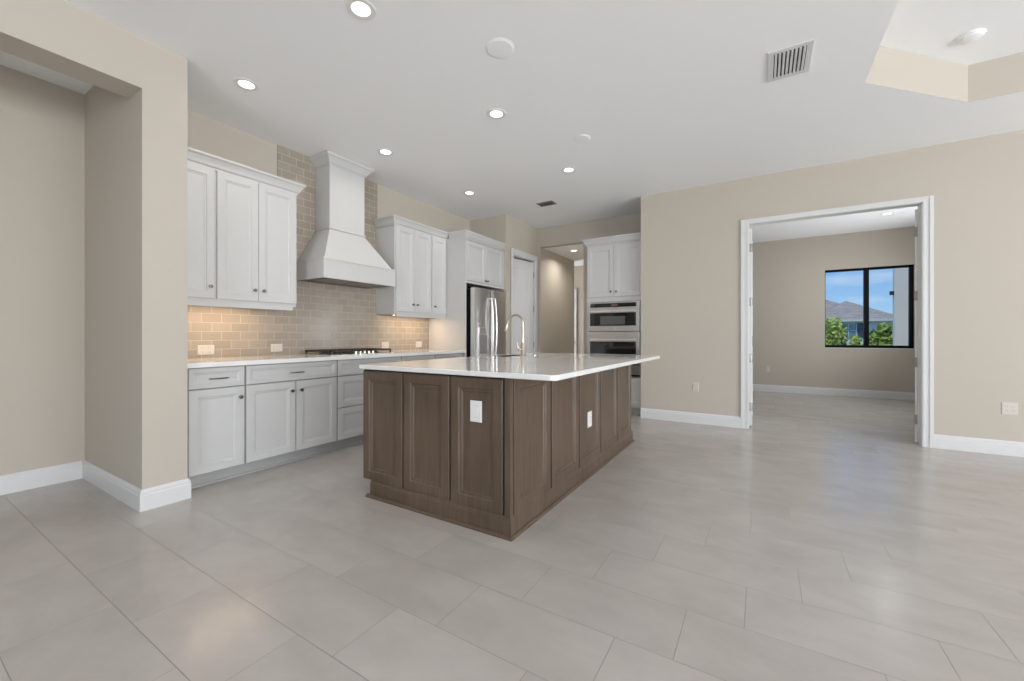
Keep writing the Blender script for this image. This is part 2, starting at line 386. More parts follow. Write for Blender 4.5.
# pantry walls, hall
PL, PR, PZ = 5.672, 6.395, 2.458
m = MB(); m.box(5.45, PL, 3.45, 3.57, 0, H); m.box(PR, 6.62, 3.45, 3.57, 0, H); m.box(PL, PR, 3.45, 3.57, PZ, H); m.box(5.45, 5.57, 3.57, KY, 0, H)
struct('wall_pantry', m, M['wall'])
m = MB(); m.box(5.62, 6.9, 5.2, 5.3, 0, H); m.box(6.9, 7.0, 3.57, 5.3, 0, H); m.box(5.5, 5.62, 4.28, 5.3, 0, H)
struct('wall_pantry_inner', m, M['wall'])
m = MB(); m.box(6.5, 6.62, 1.434, 2.57, 0, H); m.box(6.5, 6.62, 2.57, 3.39, 2.712, H); m.box(6.5, 6.62, 3.385, 3.45, 0, H)
struct('wall_oven', m, M['wall'])
m = MB(); m.box(6.62, 8.04, 3.385, 3.50, 0, H); m.box(6.62, 8.04, 2.45, 2.57, 0, H)
struct('wall_hall', m, M['wall'])
struct('ceiling_hall', MB().box(6.62, 8.04, 2.57, 3.385, 2.706, H), M['ceil'])
m = MB(); m.box(10.5, 10.6, 1.31, 6.0, 0, H); m.box(8.04, 8.14, 3.50, 6.0, 0, H); m.box(8.04, 10.5, 5.9, 6.0, 0, H); m.box(8.04, 10.6, 1.31, 1.43, 0, H)
struct('wall_foyer', m, M['wall'])
# study
SX = 9.80; WL, WR, WB, WT = -1.015, -2.265, .905, 2.385
m = MB(); m.box(SX, SX+.15, WL, 1.43, 0, H); m.box(SX, SX+.15, -3.4, WR, 0, H); m.box(SX, SX+.15, WR, WL, 0, WB); m.box(SX, SX+.15, WR, WL, WT, H)
struct('wall_study', m, M['wall'])
m = MB(); m.box(6.5, SX, 1.31, 1.434, 0, H); m.box(RX+.12, 7.0, -3.32, -3.2, 0, H); m.box(8.8, SX, -3.32, -3.2, 0, H); m.box(7.0, 8.8, -3.32, -3.2, 0, .7); m.box(7.0, 8.8, -3.32, -3.2, 2.3, H)  # side opening added to go with the study fill lamp
struct('wall_study_side', m, M['wall'])

# baseboards
BP = [(0, 0), (.016, 0), (.016, .098), (.013, .106), (.013, .118), (.008, .130), (.004, .137), (0, .137)]
def base(name, path, out=1):
    struct(name, MB().sweep([(x, y, 0) for x, y in path], BP, outside=out), M['trim'])
base('baseboard_right_far', [(RX, 1.434), (RX, DL+.085)])
base('baseboard_right', [(RX, DR-.085), (RX, -8.0)])
base('baseboard_stub', [(1.003, 4.605), (1.003, 3.405), (1.247, 3.405), (1.247, 3.50)], 1)
base('baseboard_alcove', [(-2.2, 4.605), (1.003-.016, 4.605)], 1)
base('baseboard_study', [(SX, 1.31), (SX, -3.2)])
base('baseboard_hall', [(6.62, 3.385), (8.04, 3.385)], 1)
base('baseboard_foyer', [(10.5, 5.9), (10.5, 4.5)], 1)

# door casings (trim) : profile swept round three sides
def casing(name, face, a0, a1, zt, w=.085, hw=.085, plane=0):
    """face '-x': a is world y (a0 > a1), plane = x ; face '-y': a is world x (a0 < a1), plane = y"""
    m = MB(); th = .018
    def bx(a, b, z0, z1, t0, t1):
        if face == '-x': m.box(plane-t1, plane-t0, min(a, b), max(a, b), z0, z1, .003)
        else: m.box(min(a, b), max(a, b), plane-t1, plane-t0, z0, z1, .003)
    s = -1 if face == '-x' else 1
    for k, (i, o_, t) in enumerate(((0, w, .012), (w*.62, w, .019), (.006, w*.3, .015))):
        q = hw/w; bx(a0-s*i, a0-s*o_, 0, zt+o_*q, 0, t); bx(a1+s*i, a1+s*o_, 0, zt+o_*q, 0, t); bx(a0-s*i, a1+s*i, zt+i*q, zt+o_*q, 0, t)
    return m, bx
m, _ = casing('trim_1', '-x', DL, DR, DZ, .085, .055, plane=RX)
# jamb lining of the double door
m.box(RX-.002, RX+.122, DL-.003, DL+.004, 0, DZ, .001); m.box(RX-.002, RX+.122, DR-.004, DR+.003, 0, DZ, .001); m.box(RX-.002, RX+.122, DR, DL, DZ-.003, DZ+.004, .001)
struct('trim_1', m, M['trim'])
m, _ = casing('trim_2', '-y', PL, PR, PZ, .085, plane=3.45)
m.box(PL-.004, PL+.012, 3.448, 3.572, 0, PZ, .002); m.box(PR-.012, PR+.004, 3.448, 3.572, 0, PZ, .002); m.box(PL, PR, 3.448, 3.572, PZ-.012, PZ+.004, .002)
struct('trim_2', m, M['trim'])

# doors
DOORR = [(0, 0), (0, .016), (.002, .0175), (.115, .0175), (.125, .012), (.140, .012), (.17, .016)]
def leaf(name, hinge, ang, w, h, z0=.012, hinges=(.2, .9, 1.6, 2.25), side=1, label=None, knob=False, hy=-.004, single_panel=False):
    """door leaf hinged at hinge, running from it in direction ang; both faces panelled"""
    T = Matrix.Translation((hinge[0], hinge[1], 0)) @ Matrix.Rotation(ang, 4, 'Z')
    m = MB()
    for flip in (0, 1):
        R = T if not flip else T @ Matrix.Translation((w, 0, 0)) @ Matrix.Rotation(PI, 4, 'Z')
        m.front(0, w, z0, h, 0, 0, [(0, 0), (0, .0165), (.0015, .0175)], T=R)
        sp = [(.115, 1.0), (1.0+.12, h-.115)] if not single_panel else [(.115, h-.115)]
        for a, b in sp:
            m.front(.11, w-.11, a, b, 0, 0, [(0, 0), (0, .0185), (.012, .0225), (.028, .0225), (.036, .0178)], T=R)
    d = struct(name, m, M['trim'])
    for z in hinges:
        k = MB(); k.box(-.012, .0, -.021, .021, z-.05, z+.05, .001, T=T); k.cyl((-.008, hy, z-.052), (-.008, hy, z+.052), .007, seg=10, T=T)
        obj('hinge', k, M['hinge'], d, smooth=True)
    if knob:
        k = MB()
        for s_ in (-1, 1):
            k.cyl((w-.065, 0, .95), (w-.065, s_*.05, .95), .011, T=T)
            b = bmesh.new(); bmesh.ops.create_uvsphere(b, u_segments=16, v_segments=10, radius=.028); bmesh.ops.translate(b, vec=(w-.065, s_*.06, .95), verts=b.verts); k.add(b, T)
            k.cyl((w-.065, s_*.017, .95), (w-.065, s_*.024, .95), .03, T=T)
        obj('door_handle', k, M['hinge'], d, smooth=True)
    return d
HG = (.25, .85, 1.55, 2.22)
leaf('door_1', (PR-.014, 3.480), PI-math.radians(11), 0.69, 2.428, hinges=(.3, .97, 1.60, 2.20), hy=.024, knob=True, single_panel=True)
leaf('door_2', (RX+.142, DL-.016), math.radians(1.5), .75, 2.455, hinges=HG, knob=False)
leaf('door_3', (RX+.142, DR+.001), math.radians(-22), .75, 2.455, hinges=HG, knob=False)
leaf('door_4', (10.47, 4.96), -PI/2, .62, 2.42, hinges=(), knob=True)

# ---------------------------------------------------------------- study window and the view outside
def window():
    w = MB(); x0, x1 = SX+.03, SX+.10
    yl, yr = WL, WR
    w.box(x0, x1, yl-.010, yl, WB, WT); w.box(x0, x1, yr, yr+.055, WB, WT)
    w.box(x0, x1, yr, yl, WB, WB+.05); w.box(x0, x1, yr, yl, WT-.04, WT)
    w.box(x0-.01, x1, -1.662, -1.592, WB, WT)
    f = struct('window_1', w, M['winframe'])
    obj('pane', MB().box(SX+.06, SX+.066, -1.60, yl-.005, WB+.045, WT-.035), M['pane'], f)
    obj('pane', MB().box(SX+.06, SX+.066, yr+.05, -1.655, WB+.045, WT-.035), M['pane'], f)
    struct('window_sill', MB().box(SX-.004, SX+.03, yr, yl, WB-.012, WB+.002), M['trim'])
window()
struct('ground_lawn', MB().box(10.8, 90, -60, 50, -.4, -.15), M['lawn'])
struct('wall_exterior', MB().box(11.0, 11.13, -3.2, -2.251, -.15, 3.6), M['stucco'])
def outside():
    t = thing('neighbour_house', 'single-storey house with grey tiled hip roof beyond the study window', 'house', (50, -8, -.15))
    X = 50
    w = MB(); w.box(X, X+12, -10.9, 2, -.15, 2.62); obj('wall', w, M['hwall'], t)
    def hip(xa, xb, ya, yb, z0, z1, run):
        return ([(xa, ya, z0), (xb, ya, z0), (xb, yb, z0), (xa, yb, z0), (xa+run, ya+run*1.0, z1), (xb-run, ya+run, z1), (xb-run, yb-run, z1), (xa+run, yb-run, z1)],
                [(0, 1, 2, 3), (4, 5, 6, 7), (0, 1, 5, 4), (1, 2, 6, 5), (2, 3, 7, 6), (3, 0, 4, 7)])
    r = MB()
    # near hip: low eave in front, apex a little left, falling to the right
    V = [(X-.5, -4.6, 2.75), (X-.5, -11.2, 2.62), (X+12, -11.2, 2.62), (X+12, -4.6, 2.75), (X+3.5, -7.25, 4.72), (X+9, -7.25, 4.72)]
    r.faces(V, [(0, 1, 4), (1, 2, 5, 4), (2, 3, 5), (3, 0, 4, 5), (0, 3, 2, 1)]); obj('roof', r, M['hroof'], t)
    r = MB(); V = [(X+4, 6, 2.9), (X+4, -10.9, 2.9), (X+14, -10.9, 2.9), (X+14, 6, 2.9), (X+7, -2.5, 6.55), (X+11, -2.5, 6.55)]
    r.faces(V, [(0, 1, 4), (1, 2, 5, 4), (2, 3, 5), (3, 0, 4, 5), (0, 3, 2, 1)]); obj('roof', r, M['hroof'], t)
    obj('fascia', MB().box(X-.56, X-.5, -11.2, 2, 2.5, 2.72), M['trim'], t)
    wn = obj('window', MB().box(X-.06, X, -7.55, -6.35, 1.0, 2.3), M['hglass'], t)
    g = MB()
    for y in (-7.55, -6.95, -6.35): g.box(X-.1, X-.06, y-.03, y+.03, 1.0, 2.3)
    for z in (1.0, 1.65, 2.3): g.box(X-.1, X-.06, -7.55, -6.35, z-.03, z+.03)
    obj('muntin', g, M['hwall'], wn)
    obj('shutter', MB().box(X-.06, X, -8.15, -7.62, .95, 2.35), M['shut'], t)
    t2 = thing('neighbour_house', 'farther dark-roofed house at the edge of the white column', 'house', (62, -14, -.15))
    obj('wall', MB().box(62, 70, -18, -11.6, -.15, 2.7), M['hwall'], t2)
    r = MB(); V = [(61.5, -11.3, 2.6), (61.5, -18.5, 2.6), (70, -18.5, 2.6), (70, -11.3, 2.6), (65, -13.6, 3.9), (67, -13.6, 3.9)]
    r.faces(V, [(0, 1, 4), (1, 2, 5, 4), (2, 3, 5), (3, 0, 4, 5), (0, 3, 2, 1)]); obj('roof', r, M['hroof'], t2)
    rnd = random.Random(4)
    def bush(name, c, rad, n, lf, label, cat, fr=False):
        t = thing(name, label, cat, (c[0], c[1], -.15))
        s = MB(); s.cyl((c[0], c[1], -.15), (c[0], c[1], c[2]), .06, .04, 8)
        for k in range(5):
            a = k*1.26; s.cyl((c[0], c[1], c[2]-.5), (c[0]+rad[0]*.5*math.cos(a), c[1]+rad[1]*.5*math.sin(a), c[2]+.2), .035, .015, 6)
        obj('stem', s, M['bark'], t)
        f = MB(); V = []; F = []
        for i in range(n):
            while True:
                p = Vector([rnd.uniform(-1, 1) for _ in range(3)])
                if p.length < 1: break
            p = p*(.55+.45*rnd.random())
            q = Vector((c[0]+p.x*rad[0], c[1]+p.y*rad[1], c[2]+p.z*rad[2]))
            a = Vector([rnd.gauss(0, 1) for _ in range(3)]).normalized(); b = a.orthogonal().normalized(); ln = (.30 if fr else .11)*rnd.uniform(.7, 1.3); wd = .05
            j = len(V); V += [q-a*ln*.5, q+b*wd, q+a*ln*.5, q-b*wd]; F.append((j, j+1, j+2, j+3))
        me = bpy.data.meshes.new('tmp'); me.from_pydata([tuple(v) for v in V], [], F); f.bm.from_mesh(me); bpy.data.meshes.remove(me)
        obj('foliage', f, lf, t)
    bush('garden_tree', (18.5, -2.15, 1.0), (.5, .42, .95), 1500, M['leafA'], 'light green leafy shrub standing outside behind the window\'s first pane', 'tree')
    bush('garden_bush', (20.5, -3.10, .55), (.4, .26, .72), 800, M['leafA'], 'low green bush outside in front of the neighbouring house, by the mullion', 'bush')
    bush('garden_palm', (18.5, -3.50, .75), (.5, .42, .85), 1300, M['leafB'], 'dark green palm-like shrub outside beside the white column', 'bush', True)
    single('wall_lantern', MB().box(11.02, 11.08, -2.2505, -2.19, 1.955, 2.03, .005), M['dark'], 'small dark fixture on the edge of the exterior wall outside the window', 'lantern', loc=(11.05, -2.22, 1.955))
outside()

# ---------------------------------------------------------------- cabinet parts
WR = [(0, 0), (0, .0155), (.003, .019), (.056, .019), (.060, .014), (.068, .0135), (.074, .0105), (.078, .009)]
def cab_front(kind, name, x0, x1, z0, z1, y, face, parent, m, rings=WR, pull=None):
    """a door or drawer front; x0..x1 across the face (world x for '-y', world -y for '-x')"""
    T = frame(face)
    if face == '-x': T = T  # local x -> world -y ; local -y -> world -x
    d = obj(name, MB().front(x0, x1, z0, z1, y, .019, rings, T=T), m, parent)
    if pull:
        k = MB()
        if pull[0] == 'knob':
            _, px, pz = pull
            R = T @ Matrix.Translation((px, y-.019, pz)) @ Matrix.Rotation(PI/2, 4, 'X')
            k.lathe([(0, 0), (.0085, 0), (.0065, .004), (.005, .012), (.009, .016), (.0145, .020), (.015, .024), (.012, .028), (0, .030)], 18, T=R)
            obj('knob', k, M['pewter'], d, smooth=True)
        else:
            _, px, pz, hl = pull
            yy = y-.019
            k.tube([(px-hl, yy-.020, pz), (px-hl*.8, yy-.026, pz), (px, yy-.030, pz), (px+hl*.8, yy-.026, pz), (px+hl, yy-.020, pz)], [.003, .005, .006, .005, .003], 10, T=T)
            for s in (-1, 1): k.cyl((px+s*hl*.72, yy, pz), (px+s*hl*.72, yy-.026, pz), .005, seg=10, T=T)
            obj('handle', k, M['pewter'], d, smooth=True)
    return d

# base cabinets along the kitchen wall : y of carcass front 3.54, doors to 3.521
CF = 3.540; G = .004
def base_cab(x0, x1, label, doors, drawers, handle=True):
    t = thing('base_cabinet', label, 'cabinet', ((x0+x1)/2, 3.85, 0), 'white base cabinets along the kitchen wall')
    b = MB(); b.box(x0+.0005, x1-.0005, CF, KY-.002, .103, .895); obj('body', b, M['gap'] , t, label='cabinet box')
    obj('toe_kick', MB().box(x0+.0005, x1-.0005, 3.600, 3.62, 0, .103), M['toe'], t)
    for a, c, z0, z1, p in drawers:
        dr = [(0, 0), (0, .0155), (.003, .019), (.030, .019), (.034, .014), (.040, .0135), (.046, .0105), (.050, .009)] if z1-z0 < .2 else WR
        cab_front('drawer', 'drawer', a+G, c-G, z0, z1, CF, '-y', t, M['cab'], dr, ('bar', (a+c)/2, (z0+z1)/2-.007, .068) if p else None)
    for a, c, z0, z1, px in doors:
        cab_front('door', 'door', a+G, c-G, z0, z1, CF, '-y', t, M['cab'], WR, ('knob', px, z1-.082))
    return t
ZD0, ZD1, ZR0, ZR1 = .108, .728, .737, .888
base_cab(1.262, 1.675, 'narrow white base cabinet with one drawer over one door, against the beige wall end', [(1.292, 1.673, ZD0, ZD1, 1.635)], [(1.292, 1.673, ZR0, ZR1, True)])
base_cab(1.675, 2.506, 'wide white base cabinet with one long drawer over two doors', [(1.679, 2.092, ZD0, ZD1, 2.05), (2.092, 2.503, ZD0, ZD1, 2.135)], [(1.679, 2.503, ZR0, ZR1, True)])
base_cab(2.506, 3.335, 'white three-drawer base cabinet under the gas cooktop', [], [(2.509, 3.332, ZR0, ZR1, False), (2.509, 3.332, .424, ZD1, True), (2.509, 3.332, ZD0, .416, True)])
base_cab(3.335, 3.90, 'white base cabinet mostly hidden behind the island, next right of the cooktop drawers', [(3.338, 3.897, ZD0, ZD1, 3.42)], [(3.338, 3.897, ZR0, ZR1, True)])
base_cab(3.90, 4.455, 'white base cabinet touching the tall refrigerator panel', [(3.903, 4.452, ZD0, ZD1, 3.99)], [(3.903, 4.452, ZR0, ZR1, True)])
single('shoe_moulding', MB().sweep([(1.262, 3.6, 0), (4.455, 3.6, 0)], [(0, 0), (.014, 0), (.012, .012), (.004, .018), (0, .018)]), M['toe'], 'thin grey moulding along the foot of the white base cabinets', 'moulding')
single('countertop', MB().box(1.2475, 4.458, 3.478, KY-.009, .8955, .931, .003), M['quartz'], 'long white quartz countertop on the base cabinets along the tiled wall', 'countertop', loc=(2.85, 3.8, .8955))

# tile backsplash: band behind the counter and a full-height panel behind the hood
m = MB(); m.box(1.2475, 4.458, KY-.008, KY-.0004, .931, 1.50); m.box(2.275, 3.523, KY-.0085, KY-.0004, 1.50, H-.0005)
single('backsplash', m, M['subway'], 'taupe glass subway tile backsplash rising to the ceiling behind the range hood', 'backsplash')

# ---------------------------------------------------------------- upper cabinets
UF = 3.829; UB, UT = 1.431, 2.482
CP = [(0, 0), (.012, 0), (.012, .014), (.024, .022), (.034, .046), (.049, .072), (.060, .080), (.065, .086), (.065, .098), (0, .098)]
CS = [(o*.45, z*.92+.008) for o, z in CP]
def upper_cab(x0, x1, label, doors, cpath, rail):
    t = thing('wall_cabinet', label, 'cabinet', ((x0+x1)/2, 4.0, 1.405), 'white wall cabinets beside the range hood')
    obj('body', MB().box(x0+.0005, x1-.0005, UF, KY-.009, 1.402, 2.578), M['cab'], t)
    for a, c, px in doors:
        cab_front('door', 'door', a+.0015, c-.0015, UB, UT, UF, '-y', t, M['cab'], WR, ('knob', px, UB+.095))
    obj('crown', MB().sweep([(x, y, 2.482) for x, y in cpath], CP), M['cab'], t)
    obj('light_rail', MB().box(rail[0], rail[1], 3.822, 3.842, 1.368, 1.4015, .001), M['cab'], t)
    return t
upper_cab(1.262, 1.590, 'single-door white wall cabinet against the beige wall end', [(1.266, 1.583, 1.547)], [(1.262, UF), (1.590, UF)], (1.262, 1.590))
upper_cab(1.590, 2.272, 'two-door white wall cabinet standing before the hood, over the wide base cabinet', [(1.597, 1.922, 1.885), (1.922, 2.270, 1.960)], [(1.590, UF), (2.2735, UF), (2.2735, KY-.01)], (1.590, 2.238))
upper_cab(3.506, 4.150, 'two-door white wall cabinet whose side touches the range hood apron', [(3.520, 3.832, 3.795), (3.832, 4.145, 3.870)], [(3.5045, KY-.01), (3.5045, UF), (4.150, UF)], (3.530, 4.150))
upper_cab(4.150, 4.458, 'single-door white wall cabinet touching the tall refrigerator panel', [(4.157, 4.452, 4.200)], [(4.150, UF), (4.4585, UF)], (4.150, 4.455))
def strip(x0, x1, label):
    t = thing('under_cabinet_light', label, 'light', ((x0+x1)/2, 3.98, 1.39))
    obj('housing', MB().box(x0, x1, 3.96, 4.00, 1.391, 1.4015, .002), M['plate'], t)
    obj('diffuser', MB().box(x0+.01, x1-.01, 3.965, 3.995, 1.3885, 1.391), M['ledstrip'], t)
    d = bpy.data.lights.new('led', 'AREA'); d.shape = 'RECTANGLE'; d.size = x1-x0-.04; d.size_y = .03; d.energy = 2.4; d.color = (1, .72, .46)
    o = bpy.data.objects.new('led', d); COL.objects.link(o); o.location = (0, 0, -.003); o.parent = t
strip(1.30, 2.05, 'warm light bar under the wall cabinets by the beige wall end')
strip(3.62, 4.36, 'warm light bar under the wall cabinets beside the refrigerator panel')

# ---------------------------------------------------------------- range hood
def hood():
    t = thing('range_hood', 'tall white wooden range hood with tapered canopy reaching the ceiling', 'range hood', (2.905, 4.0, 1.70))
    yb = KY-.0095
    ax0, ax1, ayf = 2.446, 3.362, 3.652; cx0, cx1, cyf = 2.684, 3.128, 3.905
    a = MB(); a.box(ax0, ax1, ayf, ayf+.02, 1.70, 1.886, .003); a.box(ax0, ax0+.02, ayf+.02, yb, 1.70, 1.886, .002); a.box(ax1-.02, ax1, ayf+.02, yb, 1.70, 1.886, .002); a.box(ax0+.02, ax1-.02, ayf+.02, yb, 1.86, 1.886)
    obj('apron', a, M['cab'], t)
    obj('apron_cap', MB().sweep([(ax0, yb, 1.886), (ax0, ayf, 1.886), (ax1, ayf, 1.886), (ax1, yb, 1.886)], [(-.02, 0), (.004, 0), (.004, .006), (0, .012), (-.01, .014), (-.02, .014)]), M['cab'], t)
    i = .024
    V = [(ax0+i, ayf+i, 1.892), (ax1-i, ayf+i, 1.892), (ax1-i, yb, 1.892), (ax0+i, yb, 1.892), (cx0, cyf, 2.262), (cx1, cyf, 2.262), (cx1, yb, 2.262), (cx0, yb, 2.262)]
    obj('canopy', MB().faces(V, [(3, 2, 1, 0), (4, 5, 6, 7), (0, 1, 5, 4), (1, 2, 6, 5), (2, 3, 7, 6), (3, 0, 4, 7)]), M['cab'], t)
    obj('chimney', MB().box(cx0, cx1, cyf, yb, 2.262, H-.002), M['cab'], t)
    obj('band', MB().sweep([(cx0, yb, 2.262), (cx0, cyf, 2.262), (cx1, cyf, 2.262), (cx1, yb, 2.262)], [(0, 0), (.012, .002), (.012, .012), (.004, .020), (0, .020)]), M['cab'], t)
    obj('crown', MB().sweep([(cx0, yb, H-.106), (cx0, cyf, H-.106), (cx1, cyf, H-.106), (cx1, yb, H-.106)], [(0, 0), (.006, 0), (.006, .012), (.020, .022), (.036, .045), (.058, .072), (.072, .080), (.076, .090), (.076, .104), (0, .104)]), M['cab'], t)
    l = MB(); l.box(ax0+.021, ax1-.021, ayf+.021, yb-.001, 1.708, 1.745); obj('liner', l, M['black'], t)
    f = MB()
    for k in range(2):
        x0 = ax0+.1+k*.37
        f.box(x0, x0+.34, ayf+.08, ayf+.36, 1.7045, 1.708, .001)
    obj('filter', f, M['slot'], t)
hood()

# ---------------------------------------------------------------- cooktop
def cooktop():
    t = thing('gas_cooktop', 'five-burner gas cooktop with dark grates and steel knobs on the long counter', 'cooktop', (2.905, 3.84, .931))
    x0, x1, y0, y1 = 2.495, 3.305, 3.615, 4.075
    obj('tray', MB().box(x0, x1, y0, y1, .931, .938, .002), M['steel'], t)
    for cx, cy, r in ((2.66, 3.95, .045), (2.66, 3.75, .038), (2.905, 3.9, .055), (3.15, 3.95, .038), (3.15, 3.78, .045)):
        bn = obj('burner', MB().lathe([(0, .938), (r+.012, .938), (r+.01, .948), (r, .952), (0, .952)], 24, T=Matrix.Translation((cx, cy, 0))), M['iron'], t, smooth=True)
        obj('burner_cap', MB().lathe([(0, .952), (r*.85, .952), (r*.85, .958), (r*.75, .961), (0, .961)], 24, T=Matrix.Translation((cx, cy, 0))), M['black'], bn, smooth=True)
    w = (x1-x0-.02)/3
    for k in range(3):
        a = x0+.01+k*w+.003; b = a+w-.006; ya, yb = y0+.03 if k != 1 else y0+.09, y1-.015
        g = MB(); z0, z1 = .964, .982
        g.box(a, b, ya, ya+.016, z0, z1, .002); g.box(a, b, yb-.016, yb, z0, z1, .002); g.box(a, a+.016, ya, yb, z0, z1, .002); g.box(b-.016, b, ya, yb, z0, z1, .002)
        mx_ = (a+b)/2
        g.box(mx_-.005, mx_+.005, ya, yb, z0, z1, .002)
        for f in (.28, .72): yy = ya+(yb-ya)*f; g.box(a, b, yy-.005, yy+.005, z0, z1, .002)
        for px in (a+.002, b-.016):
            for py in (ya+.002, yb-.016): g.box(px, px+.014, py, py+.014, .938, z0+.002, .001)
        obj('grate', g, M['iron'], t)
    for k in range(5):
        cx = 2.93+(k-2)*.055
        obj('knob', MB().lathe([(0, .938), (.021, .938), (.021, .942), (.017, .944), (.016, .964), (.013, .967), (0, .967)], 20, T=Matrix.Translation((cx, y0+.042, 0))), M['nickel'], t, smooth=True)
cooktop()

# ---------------------------------------------------------------- refrigerator surround and refrigerator
def fridge():
    PX = 4.46
    single('refrigerator_side_panel', MB().box(PX, PX+.022, 3.482, KY-.001, 0, 2.50, .001), M['cab'], 'tall white panel enclosing the stainless refrigerator, floor to crown', 'panel', loc=(PX+.01, 3.8, 0))
    t = thing('refrigerator_cabinet', 'two-door white cabinet above the stainless refrigerator', 'cabinet', (4.96, 3.8, 1.862))
    obj('body', MB().box(PX+.0225, 5.4495, 3.502, KY-.001, 1.866, 2.50), M['cab'], t)
    obj('face_frame', MB().box(PX+.0225, 5.4495, 3.484, 3.501, 1.862, 1.895).box(5.418, 5.4495, 3.484, 3.501, 1.895, 2.48).box(PX+.0225, 5.4495, 3.484, 3.501, 2.463, 2.5), M['cab'], t)
    cab_front('door', 'door', 4.489, 4.949, 1.900, 2.458, 3.501, '-y', t, M['cab'], WR, ('knob', 4.922, 1.935))
    cab_front('door', 'door', 4.953, 5.413, 1.900, 2.458, 3.501, '-y', t, M['cab'], WR, ('knob', 4.980, 1.935))
    obj('crown', MB().sweep([(PX-.0005, 3.76, 2.482), (PX-.0005, 3.480, 2.482), (5.4495, 3.480, 2.482)], CS), M['cab'], t)
    # refrigerator
    X0, X1, YF = 4.545, 5.36, 3.38
    t = thing('refrigerator', 'stainless french-door refrigerator with water dispenser beside the tall white panel', 'refrigerator', (5.0, 3.8, 0))
    obj('body', MB().box(X0+.004, X1-.004, YF+.085, KY-.03, .03, 1.775, .004), M['black'], t)
    for x in (X0+.05, X1-.05):
        for y in (YF+.12, KY-.1): obj('foot', MB().cyl((x, y, 0), (x, y, .03), .02), M['black'], t)
    def bowed(x0, x1, z0, z1):
        # stainless door with a softly bowed face
        n = 10; V = []; F = []
        for zi, z in enumerate((z0, z1)):
            for k in range(n+1):
                u = k/n; x = x0+(x1-x0)*u; e = min(u, 1-u)
                y = YF+.012*(1-min(1, e/.12))**2+.006*(2*u-1)**2
                V.append((x, y, z))
            V.append((x1, YF+.078, z)); V.append((x0, YF+.078, z))
        k = n+3
        for i in range(k): F.append((i, (i+1) % k, k+(i+1) % k, k+i))
        F.append(tuple(range(k))); F.append(tuple(range(k, 2*k)))
        return MB().faces(V, F)
    xm = (X0+X1)/2
    dl = obj('door', bowed(X0, xm-.003, .70, 1.80), M['steel'], t, smooth=True)
    dr = obj('door', bowed(xm+.003, X1, .70, 1.80), M['steel'], t, smooth=True)
    fz = obj('freezer_drawer', bowed(X0, X1, .06, .69), M['steel'], t, smooth=True)
    for x, p in ((xm-.045, dl), (xm+.045, dr)):
        k = MB(); k.tube([(x, YF-.03, .80), (x, YF-.052, .95), (x, YF-.06, 1.22), (x, YF-.052, 1.50), (x, YF-.03, 1.68)], .011, 12)
        for z in (.81, 1.67): k.cyl((x, YF+.01, z), (x, YF-.032, z), .012)
        obj('handle', k, M['steel2'], p, smooth=True)
    k = MB(); k.tube([(X0+.08, YF-.05, .62), (xm, YF-.06, .62), (X1-.08, YF-.05, .62)], .011, 12)
    for x in (X0+.1, X1-.1): k.cyl((x, YF+.01, .62), (x, YF-.05, .62), .011)
    obj('handle', k, M['steel2'], fz, smooth=True)
    # dispenser
    obj('door_edge', MB().box(X0-.0015, X0-.0002, YF+.016, YF+.076, .702, 1.798), M['silver'], dl)
    dx0, dx1 = X0+.08, X0+.30
    d = obj('dispenser', MB().box(dx0, dx1, YF-.006, YF+.004, .86, 1.25, .003), M['steel2'], dl)
    q = MB(); q.box(dx0+.01, dx1-.01, YF-.010, YF-.004, 1.155, 1.24, .002); d2 = obj('control_panel', q, M['steel'], dl)
    q = MB(); q.box(dx0+.018, dx1-.018, YF-.008, YF-.005, .875, 1.14, .001); q.box(dx0+.018, dx1-.05, YF-.012, YF-.008, 1.10, 1.14, .001); obj('water_chute', q, M['slot'], dl)
    for x in (X0+.05, X1-.05): obj('hinge_cover', MB().box(x-.04, x+.04, YF+.03, YF+.14, 1.8, 1.815, .003), M['black'], t)
fridge()

